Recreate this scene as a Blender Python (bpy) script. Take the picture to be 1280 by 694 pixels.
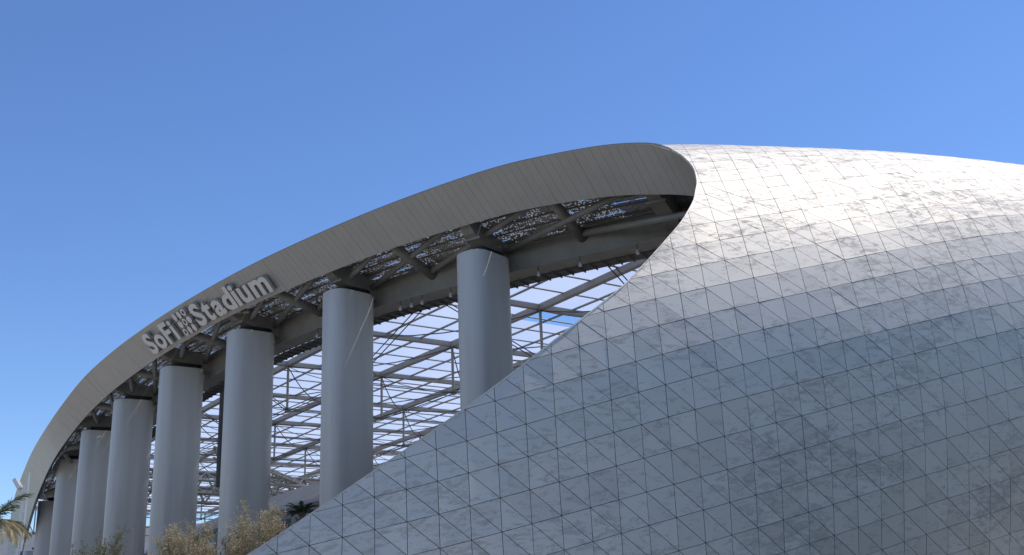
import bpy, math, random
import numpy as np
from mathutils import Vector, Matrix

random.seed(7)
rng = np.random.default_rng(7)
for o in list(bpy.data.objects):
    bpy.data.objects.remove(o)
scene = bpy.context.scene
C = bpy.context.collection
R = math.radians

# ------------------------------------------------------------------ camera
FPX, PITCH, ROLL, EYE = 1350.0, R(18.65), R(2.4), Vector((0, 0, 1.7))
cam_data = bpy.data.cameras.new('camera')
cam_data.sensor_width = 36.0
cam_data.lens = 36.0 * FPX / 1280.0
cam_data.clip_start = 0.5
cam_data.clip_end = 20000
cam = bpy.data.objects.new('camera', cam_data)
C.objects.link(cam)
c_f = Vector((0, math.cos(PITCH), math.sin(PITCH)))
c_u0 = Vector((0, -math.sin(PITCH), math.cos(PITCH)))
c_r = Vector((1, 0, 0)) * math.cos(ROLL) - c_u0 * math.sin(ROLL)
c_u = Vector((1, 0, 0)) * math.sin(ROLL) + c_u0 * math.cos(ROLL)
cam.matrix_world = Matrix(((c_r.x, c_u.x, -c_f.x, EYE.x), (c_r.y, c_u.y, -c_f.y, EYE.y),
                           (c_r.z, c_u.z, -c_f.z, EYE.z), (0, 0, 0, 1)))
scene.camera = cam

# ------------------------------------------------------------------ sky and sun
SUN_AZ, SUN_EL = R(71), R(61)          # azimuth from +Y towards +X
sun_dir = Vector((math.sin(SUN_AZ) * math.cos(SUN_EL), math.cos(SUN_AZ) * math.cos(SUN_EL), math.sin(SUN_EL)))
world = bpy.data.worlds.new('World')
scene.world = world
world.use_nodes = True
wn, wl = world.node_tree.nodes, world.node_tree.links
wn.clear()
sky = wn.new('ShaderNodeTexSky')
sky.sky_type = 'NISHITA'
sky.sun_disc = False
sky.sun_elevation = SUN_EL
sky.sun_rotation = SUN_AZ
sky.altitude = 30
sky.air_density = 1.0
sky.dust_density = 0.0
sky.ozone_density = 6.0
bg = wn.new('ShaderNodeBackground')
bg.inputs['Strength'].default_value = 0.15
wo = wn.new('ShaderNodeOutputWorld')
hs = wn.new('ShaderNodeHueSaturation')
hs.inputs['Saturation'].default_value = 1.09
hs.inputs['Hue'].default_value = 0.507
wl.new(sky.outputs[0], hs.inputs['Color'])
wl.new(hs.outputs[0], bg.inputs['Color'])
wl.new(bg.outputs[0], wo.inputs['Surface'])
sl = bpy.data.lights.new('sun', 'SUN')
sl.energy = 2.8
sl.angle = R(0.53)
sl.color = (1.0, 0.955, 0.89)
so = bpy.data.objects.new('sun', sl)
so.rotation_euler = (-sun_dir).to_track_quat('-Z', 'Y').to_euler()
so.location = (60, 60, 120)
C.objects.link(so)
scene.view_settings.view_transform = 'Standard'
scene.view_settings.look = 'None'
scene.view_settings.exposure = 0.16
scene.view_settings.gamma = 1.0
scene.render.engine = 'CYCLES'
scene.cycles.transparent_max_bounces = 16
scene.cycles.max_bounces = 8

# ------------------------------------------------------------------ materials
def new_mat(name):
    m = bpy.data.materials.new(name)
    m.use_nodes = True
    return m, m.node_tree.nodes, m.node_tree.links, m.node_tree.nodes['Principled BSDF']

def ramp(nodes, stops):
    r = nodes.new('ShaderNodeValToRGB')
    e = r.color_ramp.elements
    while len(e) < len(stops):
        e.new(0.5)
    for k, (p, c) in enumerate(stops):
        e[k].position = p
        e[k].color = (c[0], c[1], c[2], 1) if hasattr(c, '__len__') else (c, c, c, 1)
    return r

def plain(name, col, rough=0.6, metal=0.0, var=0.12, scale=0.7, bump=0.0, piece=0.0):
    """A solid colour with soft wear that follows world position."""
    m, n, l, b = new_mat(name)
    g = n.new('ShaderNodeNewGeometry')
    t = n.new('ShaderNodeTexNoise')
    t.inputs['Scale'].default_value = scale
    t.inputs['Detail'].default_value = 6
    t.inputs['Roughness'].default_value = 0.62
    l.new(g.outputs['Position'], t.inputs['Vector'])
    lo = [c * (1 - var) for c in col]
    hi = [min(1, c * (1 + var * 0.6)) for c in col]
    r = ramp(n, [(0.3, lo), (0.7, hi)])
    l.new(t.outputs['Fac'], r.inputs['Fac'])
    if piece:                                  # slight differences from plate to plate
        oi = n.new('ShaderNodeObjectInfo')
        k = n.new('ShaderNodeMapRange')
        k.inputs['To Min'].default_value, k.inputs['To Max'].default_value = 1 - piece, 1 + piece
        l.new(oi.outputs['Random'], k.inputs['Value'])
        hv = n.new('ShaderNodeHueSaturation')
        l.new(k.outputs[0], hv.inputs['Value'])
        l.new(r.outputs['Color'], hv.inputs['Color'])
        l.new(hv.outputs['Color'], b.inputs['Base Color'])
    else:
        l.new(r.outputs['Color'], b.inputs['Base Color'])
    b.inputs['Roughness'].default_value = rough
    b.inputs['Metallic'].default_value = metal
    if bump:
        bp = n.new('ShaderNodeBump')
        bp.inputs['Strength'].default_value = bump
        l.new(t.outputs['Fac'], bp.inputs['Height'])
        l.new(bp.outputs['Normal'], b.inputs['Normal'])
    return m

def vmath(n, l, op, a, b):
    v = n.new('ShaderNodeVectorMath')
    v.operation = op
    l.new(a, v.inputs[0])
    if isinstance(b, tuple):
        v.inputs[1].default_value = b
    else:
        l.new(b, v.inputs[1])
    return v

def fmath(n, l, op, a, b=None, clamp=False):
    v = n.new('ShaderNodeMath')
    v.operation = op
    v.use_clamp = clamp
    for k, x in enumerate((a, b)):
        if x is None:
            continue
        if isinstance(x, (int, float)):
            v.inputs[k].default_value = x
        else:
            l.new(x, v.inputs[k])
    return v

def row_coords(n, l):
    """Coordinates that run along the rows of cladding (x) and up the shell (y)."""
    g = n.new('ShaderNodeNewGeometry')
    a = vmath(n, l, 'DOT_PRODUCT', g.outputs['Position'], (0.91, 0.32, 0.25))
    b = vmath(n, l, 'DOT_PRODUCT', g.outputs['Position'], (-0.2, 0.3, 0.93))
    c = n.new('ShaderNodeCombineXYZ')
    l.new(a.outputs['Value'], c.inputs[0])
    l.new(b.outputs['Value'], c.inputs[1])
    return g, c

def mat_shell():
    m, n, l, b = new_mat('perforated aluminium cladding')
    g, c = row_coords(n, l)
    oi = n.new('ShaderNodeObjectInfo')
    rp = fmath(n, l, 'FRACT', fmath(n, l, 'ADD', oi.outputs['Random'], g.outputs['Random Per Island']).outputs[0])
    sh = n.new('ShaderNodeCombineXYZ')
    l.new(fmath(n, l, 'MULTIPLY', rp.outputs[0], 1.3).outputs[0], sh.inputs[0])
    l.new(fmath(n, l, 'MULTIPLY', rp.outputs[0], 0.5).outputs[0], sh.inputs[1])
    cs = vmath(n, l, 'ADD', c.outputs[0], sh.outputs[0])
    def noise(sx, sy, detail, rough, off):
        v = vmath(n, l, 'MULTIPLY', cs.outputs[0], (sx, sy, 1))
        w = vmath(n, l, 'ADD', v.outputs[0], (off, off * 1.7, off))
        t = n.new('ShaderNodeTexNoise')
        t.inputs['Scale'].default_value = 1
        t.inputs['Detail'].default_value = detail
        t.inputs['Roughness'].default_value = rough
        t.inputs['Distortion'].default_value = 0.6
        l.new(w.outputs[0], t.inputs['Vector'])
        return t
    big = noise(0.10, 0.16, 3, 0.5, 3.1)          # where the pattern is dense
    mid = noise(0.95, 2.7, 9, 0.72, 11.7)        # cloudy perforation image
    fine = noise(5.0, 14.0, 3, 0.7, 5.3)          # rows of holes
    s = fmath(n, l, 'ADD', fmath(n, l, 'MULTIPLY', mid.outputs['Fac'], 0.72).outputs[0],
              fmath(n, l, 'MULTIPLY', big.outputs['Fac'], 0.24).outputs[0])
    s = fmath(n, l, 'ADD', s.outputs[0], fmath(n, l, 'MULTIPLY', fine.outputs['Fac'], 0.22).outputs[0])
    r = ramp(n, [(0.595, 0.0), (0.65, 0.5), (0.75, 1.0)])
    l.new(s.outputs[0], r.inputs['Fac'])
    # panel to panel differences
    rr = ramp(n, [(0.0, (0.595, 0.55, 0.485)), (0.5, (0.65, 0.605, 0.535)), (1.0, (0.695, 0.65, 0.575))])
    l.new(rp.outputs[0], rr.inputs['Fac'])
    mx = n.new('ShaderNodeMixRGB')
    mx.inputs['Color2'].default_value = (0.34, 0.315, 0.28, 1)
    l.new(fmath(n, l, 'MULTIPLY', r.outputs['Color'], 0.55).outputs[0], mx.inputs['Fac'])
    l.new(rr.outputs['Color'], mx.inputs['Color1'])
    l.new(mx.outputs['Color'], b.inputs['Base Color'])
    b.inputs['Metallic'].default_value = 0.75
    ro = fmath(n, l, 'ADD', fmath(n, l, 'MULTIPLY', r.outputs['Color'], 0.12).outputs[0], 0.66)
    ro = fmath(n, l, 'ADD', ro.outputs[0], fmath(n, l, 'MULTIPLY', rp.outputs[0], 0.08).outputs[0])
    l.new(ro.outputs[0], b.inputs['Roughness'])
    return m

def mat_skin():
    """Sheet metal pierced by thousands of small slots; daylight comes through some, others glow at their edges."""
    m, n, l, b = new_mat('pierced canopy skin')
    uv = n.new('ShaderNodeUVMap')
    v = vmath(n, l, 'MULTIPLY', uv.outputs[0], (11, 6.5, 1))
    fl = n.new('ShaderNodeVectorMath')
    fl.operation = 'FLOOR'
    l.new(v.outputs[0], fl.inputs[0])
    wnz = n.new('ShaderNodeTexWhiteNoise')
    wnz.noise_dimensions = '2D'
    l.new(fl.outputs[0], wnz.inputs['Vector'])
    v2 = vmath(n, l, 'MULTIPLY', uv.outputs[0], (0.25, 0.9, 1))
    t2 = n.new('ShaderNodeTexNoise')
    t2.inputs['Scale'].default_value = 1
    t2.inputs['Detail'].default_value = 4
    l.new(v2.outputs[0], t2.inputs['Vector'])
    s = fmath(n, l, 'ADD', fmath(n, l, 'MULTIPLY', wnz.outputs['Value'], 0.6).outputs[0], fmath(n, l, 'MULTIPLY', t2.outputs['Fac'], 0.8).outputs[0])
    sep = n.new('ShaderNodeSeparateXYZ')
    l.new(uv.outputs[0], sep.inputs[0])
    slot = fmath(n, l, 'LESS_THAN', fmath(n, l, 'FRACT', fmath(n, l, 'MULTIPLY', sep.outputs[1], 0.72).outputs[0]).outputs[0], 0.055)
    slot2 = fmath(n, l, 'LESS_THAN', fmath(n, l, 'FRACT', fmath(n, l, 'MULTIPLY', sep.outputs[0], 0.23).outputs[0]).outputs[0], 0.012)
    slot = fmath(n, l, 'MAXIMUM', slot.outputs[0], slot2.outputs[0])
    slot = fmath(n, l, 'MULTIPLY', slot.outputs[0], fmath(n, l, 'GREATER_THAN', t2.outputs['Fac'], 0.535).outputs[0])
    hole = fmath(n, l, 'GREATER_THAN', s.outputs[0], 1.10)
    hole = fmath(n, l, 'MAXIMUM', hole.outputs[0], slot.outputs[0])
    glow = fmath(n, l, 'GREATER_THAN', s.outputs[0], 0.90)
    cr = ramp(n, [(0.0, (0.24, 0.235, 0.225)), (1.0, (0.62, 0.61, 0.59))])
    l.new(wnz.outputs['Value'], cr.inputs['Fac'])
    l.new(cr.outputs['Color'], b.inputs['Base Color'])
    b.inputs['Roughness'].default_value = 0.55
    tl = n.new('ShaderNodeBsdfTranslucent')
    tl.inputs['Color'].default_value = (0.20, 0.198, 0.19, 1)
    tr = n.new('ShaderNodeBsdfTransparent')
    m1, m2 = n.new('ShaderNodeMixShader'), n.new('ShaderNodeMixShader')
    l.new(glow.outputs[0], m1.inputs[0]); l.new(b.outputs[0], m1.inputs[1]); l.new(tl.outputs[0], m1.inputs[2])
    l.new(hole.outputs[0], m2.inputs[0]); l.new(m1.outputs[0], m2.inputs[1]); l.new(tr.outputs[0], m2.inputs[2])
    l.new(m2.outputs[0], n['Material Output'].inputs['Surface'])
    return m

def mat_film():
    m, n, l, b = new_mat('translucent roof film')
    out = n['Material Output']
    n.remove(b)
    g = n.new('ShaderNodeNewGeometry')
    t = n.new('ShaderNodeTexNoise')
    t.inputs['Scale'].default_value = 0.09
    t.inputs['Detail'].default_value = 4
    l.new(g.outputs['Position'], t.inputs['Vector'])
    d = n.new('ShaderNodeBsdfTranslucent')
    d.inputs['Color'].default_value = (0.72, 0.73, 0.745, 1)
    tr = n.new('ShaderNodeBsdfTransparent')
    tr.inputs['Color'].default_value = (0.86, 0.89, 0.95, 1)
    mx = n.new('ShaderNodeMixShader')
    r = ramp(n, [(0.35, 0.60), (0.65, 0.74)])
    l.new(t.outputs['Fac'], r.inputs['Fac'])
    l.new(r.outputs['Color'], mx.inputs[0])
    l.new(tr.outputs[0], mx.inputs[1])
    l.new(d.outputs[0], mx.inputs[2])
    l.new(mx.outputs[0], out.inputs['Surface'])
    return m

def mat_leaf(name, a, b_, trans=0.25):
    m, n, l, b = new_mat(name)
    g = n.new('ShaderNodeNewGeometry')
    r = ramp(n, [(0.0, a), (1.0, b_)])
    l.new(g.outputs['Random Per Island'], r.inputs['Fac'])
    l.new(r.outputs['Color'], b.inputs['Base Color'])
    b.inputs['Roughness'].default_value = 0.7
    tl = n.new('ShaderNodeBsdfTranslucent')
    l.new(r.outputs['Color'], tl.inputs['Color'])
    mx = n.new('ShaderNodeMixShader')
    mx.inputs[0].default_value = trans
    out = n['Material Output']
    l.new(b.outputs[0], mx.inputs[1])
    l.new(tl.outputs[0], mx.inputs[2])
    l.new(mx.outputs[0], out.inputs['Surface'])
    return m

def mat_column():
    m, n, l, b = new_mat('white column casing')
    g = n.new('ShaderNodeNewGeometry')
    v = vmath(n, l, 'MULTIPLY', g.outputs['Position'], (0.9, 0.9, 0.06))
    t = n.new('ShaderNodeTexNoise')
    t.inputs['Scale'].default_value = 1
    t.inputs['Detail'].default_value = 5
    l.new(v.outputs[0], t.inputs['Vector'])
    r = ramp(n, [(0.3, (0.47, 0.452, 0.42)), (0.7, (0.56, 0.538, 0.50))])
    l.new(t.outputs['Fac'], r.inputs['Fac'])
    l.new(r.outputs['Color'], b.inputs['Base Color'])
    b.inputs['Roughness'].default_value = 0.5
    return m

M = dict(
    shell=mat_shell(),
    backing=plain('dark joint backing', (0.05, 0.05, 0.052), 0.8, 0, 0.2),
    fascia=plain('warm grey fascia metal', (0.365, 0.352, 0.322), 0.42, 0.35, 0.07, 0.3, 0, 0.016),
    steel=plain('grey painted steel', (0.22, 0.213, 0.19), 0.55, 0.1, 0.18, 0.6),
    net=plain('grey roof steel', (0.30, 0.29, 0.265), 0.6, 0.1, 0.18, 0.5),
    dark=plain('dark bearing rubber', (0.02, 0.02, 0.022), 0.7, 0, 0.2),
    catwalk=plain('dark catwalk grating', (0.10, 0.10, 0.095), 0.7, 0.2, 0.25, 1.2),
    skin=mat_skin(),
    film=mat_film(),
    column=mat_column(),
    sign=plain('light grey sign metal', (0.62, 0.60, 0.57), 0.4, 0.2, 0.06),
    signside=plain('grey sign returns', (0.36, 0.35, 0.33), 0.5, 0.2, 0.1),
    concrete=plain('grey concrete', (0.24, 0.235, 0.225), 0.8, 0, 0.15, 0.25, 0.1),
    slab=plain('dark slab edge', (0.16, 0.155, 0.15), 0.8, 0, 0.2, 0.4),
    glass=plain('dark window glass', (0.03, 0.035, 0.04), 0.12, 0, 0.1),
    ground=plain('tan plaza paving', (0.50, 0.435, 0.34), 0.85, 0, 0.25, 0.08, 0.15),
    added_dark_ground=plain('added dark ground', (0.03, 0.03, 0.031), 0.9, 0, 0.25, 0.3, 0.2),  # for the added sheet that cuts ground bounce
    pole=plain('white painted pole', (0.62, 0.62, 0.62), 0.45, 0.1, 0.06),
    lens=plain('pale lamp lens', (0.70, 0.71, 0.72), 0.25, 0, 0.05),
    bark=plain('brown bark', (0.16, 0.12, 0.085), 0.9, 0, 0.3, 6.0, 0.4),
    twig=plain('pale tan twigs', (0.30, 0.235, 0.15), 0.9, 0, 0.25, 5.0),
    golden=mat_leaf('dry golden leaves', (0.40, 0.33, 0.19), (0.62, 0.53, 0.35)),
    olive=mat_leaf('grey green leaves', (0.10, 0.11, 0.05), (0.25, 0.23, 0.11)),
    darkleaf=mat_leaf('dark green leaves', (0.018, 0.032, 0.014), (0.05, 0.075, 0.03)),
    palmleaf=mat_leaf('green palm leaflets', (0.08, 0.10, 0.045), (0.17, 0.19, 0.085)),
    strawleaf=mat_leaf('straw coloured dead palm leaflets', (0.30, 0.25, 0.13), (0.50, 0.43, 0.25)),
)

# ------------------------------------------------------------------ mesh helpers
WORLD = {}

class MB:
    """Collects geometry in world coordinates; build() links it as one mesh object."""
    def __init__(s):
        s.v, s.f, s.uv, s.mi = [], [], [], []
    def add(s, verts, faces, uvs=None, mi=0):
        k = len(s.v)
        s.v.extend([tuple(p) for p in verts])
        s.f.extend([tuple(i + k for i in f) for f in faces])
        s.mi.extend([mi] * len(faces))
        if uvs is not None:
            s.uv.extend(uvs)
    def tube(s, p0, p1, r0, r1=None, n=8, cap=True):
        p0, p1 = Vector(p0), Vector(p1)
        r1 = r0 if r1 is None else r1
        d = (p1 - p0).normalized()
        a = d.cross(Vector((0, 0, 1)))
        if a.length < 1e-4:
            a = Vector((1, 0, 0))
        a.normalize()
        b = d.cross(a)
        ring = [(math.cos(2 * math.pi * k / n), math.sin(2 * math.pi * k / n)) for k in range(n)]
        vs = [p0 + (a * c + b * q) * r0 for c, q in ring] + [p1 + (a * c + b * q) * r1 for c, q in ring]
        fs = [(k, (k + 1) % n, n + (k + 1) % n, n + k) for k in range(n)]
        if cap:
            fs += [tuple(range(n))[::-1], tuple(range(n, 2 * n))]
        s.add(vs, fs)
    def path(s, pts, rad, n=6):
        pts = [Vector(p) for p in pts]
        vs, fs = [], []
        for k, p in enumerate(pts):
            d = (pts[min(k + 1, len(pts) - 1)] - pts[max(k - 1, 0)]).normalized()
            a = d.cross(Vector((0, 0, 1)))
            if a.length < 1e-3:
                a = Vector((1, 0, 0))
            a.normalize()
            b = d.cross(a)
            r = rad[k] if hasattr(rad, '__len__') else rad
            vs += [p + (a * math.cos(2 * math.pi * q / n) + b * math.sin(2 * math.pi * q / n)) * r for q in range(n)]
        for k in range(len(pts) - 1):
            fs += [(k * n + q, k * n + (q + 1) % n, (k + 1) * n + (q + 1) % n, (k + 1) * n + q) for q in range(n)]
        fs += [tuple(range(n))[::-1], tuple(range((len(pts) - 1) * n, len(pts) * n))]
        s.add(vs, fs)
    def beam(s, p0, p1, w0, h0, w1=None, h1=None, up=(0, 0, 1)):
        """Box beam whose top runs from p0 to p1; width w, depth h, both may taper."""
        p0, p1, up = Vector(p0), Vector(p1), Vector(up)
        w1 = w0 if w1 is None else w1
        h1 = h0 if h1 is None else h1
        d = (p1 - p0).normalized()
        a = d.cross(up).normalized()
        b = a.cross(d).normalized()
        vs = []
        for p, w, h in ((p0, w0, h0), (p1, w1, h1)):
            vs += [p + a * w / 2, p - a * w / 2, p - a * w / 2 - b * h, p + a * w / 2 - b * h]
        s.add(vs, [(0, 1, 2, 3), (7, 6, 5, 4), (0, 4, 5, 1), (1, 5, 6, 2), (2, 6, 7, 3), (3, 7, 4, 0)])
    def strip(s, secs, closed_section=True, caps=True):
        """Sweep a list of cross sections (each a list of points)."""
        n = len(secs[0])
        vs = [p for q in secs for p in q]
        fs = []
        for k in range(len(secs) - 1):
            for q in range(n if closed_section else n - 1):
                fs.append((k * n + q, k * n + (q + 1) % n, (k + 1) * n + (q + 1) % n, (k + 1) * n + q))
        if caps and closed_section:
            fs += [tuple(range(n))[::-1], tuple(range((len(secs) - 1) * n, len(secs) * n))]
        s.add(vs, fs)
    def build(s, name, mat, parent=None, smooth=False):
        return mesh_obj(name, s.v, s.f, mat, parent, smooth, s.uv or None, s.mi)

def mesh_obj(name, verts, faces, mat, parent=None, smooth=False, uvs=None, mi=None):
    V = np.array([tuple(p) for p in verts], float)
    lo, hi = V.min(0), V.max(0)
    org = np.array([(lo[0] + hi[0]) / 2, (lo[1] + hi[1]) / 2, lo[2]])
    me = bpy.data.meshes.new(name)
    me.from_pydata([tuple(p) for p in (V - org)], [], faces)
    mats = mat if isinstance(mat, (list, tuple)) else [mat]
    for m in mats:
        me.materials.append(m)
    if mi is not None and len(mats) > 1:
        me.polygons.foreach_set('material_index', mi)
    if smooth:
        me.polygons.foreach_set('use_smooth', [True] * len(me.polygons))
    if uvs is not None:
        lay = me.uv_layers.new(name='UVMap')
        for lp in me.loops:
            lay.data[lp.index].uv = uvs[lp.vertex_index]
    me.update()
    return link(name, me, tuple(org), parent)

def link(name, data, org, parent):
    o = bpy.data.objects.new(name, data)
    C.objects.link(o)
    if parent is not None:
        pw = WORLD[parent.name]
        o.parent = parent
        o.location = (org[0] - pw[0], org[1] - pw[1], org[2] - pw[2])
    else:
        o.location = org
    WORLD[o.name] = tuple(org)
    return o

def thing(name, label, cat, org, group=None):
    return tag(link(name, None, org, None), label, cat, group)

def tag(o, label, cat, group=None):
    o['label'] = label
    o['category'] = cat
    if group:
        o['group'] = group
    return o

def clip_poly(pts, vals):
    """Keep the part of a polygon where vals >= 0 (values are linear along edges)."""
    out = []
    n = len(pts)
    for k in range(n):
        a, b, va, vb = pts[k], pts[(k + 1) % n], vals[k], vals[(k + 1) % n]
        if va >= 0:
            out.append(a)
        if (va >= 0) != (vb >= 0):
            t = va / (va - vb)
            out.append(a + (b - a) * t)
    return out

def catmull(knots, per):
    K = np.array(knots, float)
    K = np.vstack([2 * K[0] - K[1], K, 2 * K[-1] - K[-2]])
    out = []
    for k in range(1, len(K) - 2):
        for q in range(per):
            t = q / per
            out.append(0.5 * ((2 * K[k]) + (K[k + 1] - K[k - 1]) * t + (2 * K[k - 1] - 5 * K[k] + 4 * K[k + 1] - K[k + 2]) * t * t
                              + (3 * K[k] - K[k - 1] - 3 * K[k + 1] + K[k + 2]) * t ** 3))
    out.append(K[-2])
    return np.array(out)

def pix(p):
    d = Vector(p) - EYE
    z = d.dot(c_f)
    return 640 + FPX * d.dot(c_r) / z, 347 - FPX * d.dot(c_u) / z, z

# ------------------------------------------------------------------ ground
gb = MB()
S_ = 6000.0
gb.add([(-S_, -S_, 0), (S_, -S_, 0), (S_, S_, 0), (-S_, S_, 0)], [(0, 1, 2, 3)])
ground = gb.build('ground', M['ground'])
ground['kind'] = 'structure'

dg_ = MB()  # dark sheet added out of view to dim the shell's lower right
dg_.add([(-4, -150, 0.004), (300, -150, 0.004), (300, 126, 0.004), (60, 78, 0.004), (26, 74, 0.004), (4, 60, 0.004)], [(0, 1, 2, 3, 4, 5)])
added_dark_ground = dg_.build('added_dark_ground', M['added_dark_ground'])
added_dark_ground['kind'] = 'structure'

# ------------------------------------------------------------------ the stadium
stadium = thing('stadium', 'silver stadium with faceted metal shell, white columns and sweeping grey canopy', 'stadium', (0, 100, 0))

# --- shell: a net of surveyed points (columns of panels i = -4..38, rows j = -12..24, every third one)
NET = [
  [(-20.42,62.19,-19.47),(-21.44,62.13,-13.56),(-22.03,62.81,-7.62),(-22.08,64.12,-1.77),(-21.83,65.92,3.95),(-21.84,68.02,9.56),(-22.15,70.19,15.17),(-22.5,72.34,20.78),(-22.78,74.62,26.33),(-22.97,77.28,31.71),(-23.01,80.49,36.79),(-22.84,84.29,41.44),(-22.41,88.67,45.52)],
  [(-14.51,62.96,-18.77),(-15.48,62.13,-12.91),(-16.13,62.01,-6.94),(-16.34,62.66,-0.99),(-16.19,64.05,4.85),(-16.33,65.87,10.58),(-16.76,67.8,16.23),(-17.14,69.86,21.84),(-17.36,72.26,27.32),(-17.4,75.23,32.53),(-17.27,78.84,37.3),(-16.97,83.06,41.55),(-16.48,87.84,45.13)],
  [(-8.81,64.53,-17.76),(-9.63,63.1,-11.99),(-10.19,62.28,-6.07),(-10.46,62.17,-0.09),(-10.33,63.02,5.87),(-10.58,64.51,11.6),(-11.12,66.14,17.32),(-11.51,68.13,22.96),(-11.66,70.73,28.36),(-11.58,74.03,33.36),(-11.35,78.03,37.81),(-10.99,82.64,41.62),(-10.5,87.78,44.66)],
  [(-3.39,66.74,-16.49),(-4.02,64.91,-10.82),(-4.45,63.63,-4.97),(-4.65,62.95,0.98),(-4.73,63.08,6.93),(-4.92,63.94,12.72),(-5.29,65.24,18.6),(-5.73,67.27,24.24),(-5.8,70.11,29.53),(-5.66,73.75,34.3),(-5.39,78.11,38.41),(-5.02,83.08,41.76),(-4.56,88.52,44.24)],
  [(1.78,69.41,-15.04),(1.28,67.36,-9.42),(0.96,65.88,-3.63),(0.78,64.99,2.32),(0.57,64.64,8.23),(0.49,64.67,14.15),(0.41,65.49,20.09),(0.07,67.53,25.72),(0.02,70.59,30.9),(0.18,74.49,35.46),(0.46,79.15,39.22),(0.82,84.41,42.1),(1.24,90.07,44.02)],
  [(6.77,72.35,-13.5),(6.39,70.14,-7.93),(6.17,68.51,-2.16),(6.03,67.42,3.75),(5.93,66.68,9.65),(5.85,66.21,15.73),(5.84,66.81,21.68),(5.7,68.91,27.25),(5.65,72.07,32.35),(5.8,76.13,36.76),(6.07,81.01,40.21),(6.42,86.47,42.67),(6.82,92.26,44.15)],
  [(11.71,75.35,-11.9),(11.48,72.96,-6.4),(11.38,71.09,-0.7),(11.39,69.67,5.12),(11.35,68.6,11.09),(11.26,67.9,17.34),(11.16,68.6,23.26),(11.12,70.9,28.7),(11.12,74.28,33.6),(11.23,78.41,37.94),(11.48,83.39,41.22),(11.83,88.95,43.44),(12.23,94.81,44.61)],
  [(16.69,78.2,-10.19),(16.64,75.6,-4.79),(16.69,73.45,0.81),(16.79,71.69,6.51),(16.87,70.35,12.49),(16.72,69.63,18.81),(16.57,70.48,24.74),(16.49,73.03,30.11),(16.48,76.74,34.71),(16.54,80.97,38.98),(16.8,85.96,42.25),(17.15,91.61,44.27),(17.56,97.5,45.24)],
  [(21.78,80.81,-8.39),(21.9,77.97,-3.12),(22.08,75.56,2.39),(22.28,73.53,8),(22.41,72.06,13.95),(22.29,71.36,20.25),(22.01,72.44,26.16),(21.85,75.21,31.5),(21.76,79.11,36.04),(21.83,83.52,40.16),(22.08,88.66,43.18),(22.42,94.36,45.04),(22.84,100.28,45.83)],
  [(26.97,83.25,-6.66),(27.25,80.19,-1.51),(27.52,77.6,3.91),(27.7,75.48,9.47),(27.92,73.92,15.47),(27.73,73.37,21.71),(27.41,74.53,27.66),(27.18,77.48,32.91),(26.99,81.52,37.4),(27.13,86.11,41.24),(27.35,91.4,44.02),(27.69,97.14,45.73),(28.12,103.09,46.32)],
  [(32.27,85.57,-5.08),(32.65,82.36,-0.04),(32.95,79.67,5.34),(33.16,77.5,10.87),(33.37,75.96,16.89),(33.14,75.49,23.17),(32.75,76.82,29.06),(32.49,79.82,34.29),(32.34,83.95,38.63),(32.4,88.79,42.17),(32.63,94.16,44.8),(32.96,99.96,46.32),(33.4,105.92,46.73)],
  [(37.67,87.72,-3.56),(38.09,84.43,1.43),(38.39,81.69,6.73),(38.62,79.52,12.35),(38.78,78.09,18.35),(38.51,77.82,24.48),(38.07,79.23,30.35),(37.81,82.33,35.44),(37.64,86.64,39.59),(37.65,91.57,43.03),(37.86,97.01,45.52),(38.18,102.85,46.87),(38.63,108.82,47.13)],
  [(43.17,89.63,-2.08),(43.61,86.28,2.88),(43.91,83.53,8.23),(44.11,81.47,13.87),(44.14,80.31,19.75),(43.81,80.32,25.73),(43.36,81.86,31.51),(43.02,85.1,36.52),(42.8,89.54,40.53),(42.8,94.55,43.83),(42.99,100.05,46.19),(43.31,105.92,47.41),(43.77,111.89,47.56)],
  [(48.77,91.36,-0.81),(49.21,87.99,4.12),(49.51,85.3,9.47),(49.65,83.41,15.14),(49.54,82.52,21.06),(49.1,82.87,27.01),(48.52,84.73,32.65),(48.09,88.11,37.55),(47.87,92.59,41.51),(47.84,97.7,44.64),(48.01,103.27,46.83),(48.34,109.15,47.98),(48.8,115.12,48.05)],
  [(54.47,92.94,0.21),(54.9,89.6,5.16),(55.15,87.03,10.58),(55.2,85.38,16.34),(54.93,84.83,22.3),(54.32,85.57,28.21),(53.6,87.75,33.74),(53.09,91.27,38.55),(52.84,95.8,42.46),(52.79,101,45.45),(52.93,106.63,47.48),(53.26,112.53,48.55),(53.73,118.5,48.56)],
]

NET = np.array(NET, float)
for _ in range(4):                      # the shell runs on to the right with the same bend
    NET = np.concatenate([NET, 2 * NET[-1:] - NET[-2:-1] + 0.5 * (NET[-1:] - 2 * NET[-2:-1] + NET[-3:-2])])
NI, NJ = NET.shape[:2]

def weights(x, n):
    x = np.asarray(x, float)
    k = np.clip(np.floor(x).astype(int), 0, n - 2)
    t = x - k
    w = np.stack([-.5 * t + t * t - .5 * t ** 3, 1 - 2.5 * t * t + 1.5 * t ** 3, .5 * t + 2 * t * t - 1.5 * t ** 3, -.5 * t * t + .5 * t ** 3], -1)
    A = np.zeros((len(x), n + 2))
    for q in range(4):
        A[np.arange(len(x)), k + q] += w[:, q]
    A[:, 1] += 2 * A[:, 0]; A[:, 2] -= A[:, 0]
    A[:, n] += 2 * A[:, n + 1]; A[:, n - 1] -= A[:, n + 1]
    return A[:, 1:n + 1]

def shell_pt(i, j):
    i, j = np.atleast_1d(np.asarray(i, float)), np.atleast_1d(np.asarray(j, float))
    return np.einsum('ka,kb,abc->kc', weights((i + 4) / 3, NI), weights((j + 12) / 3, NJ), NET)

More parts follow.
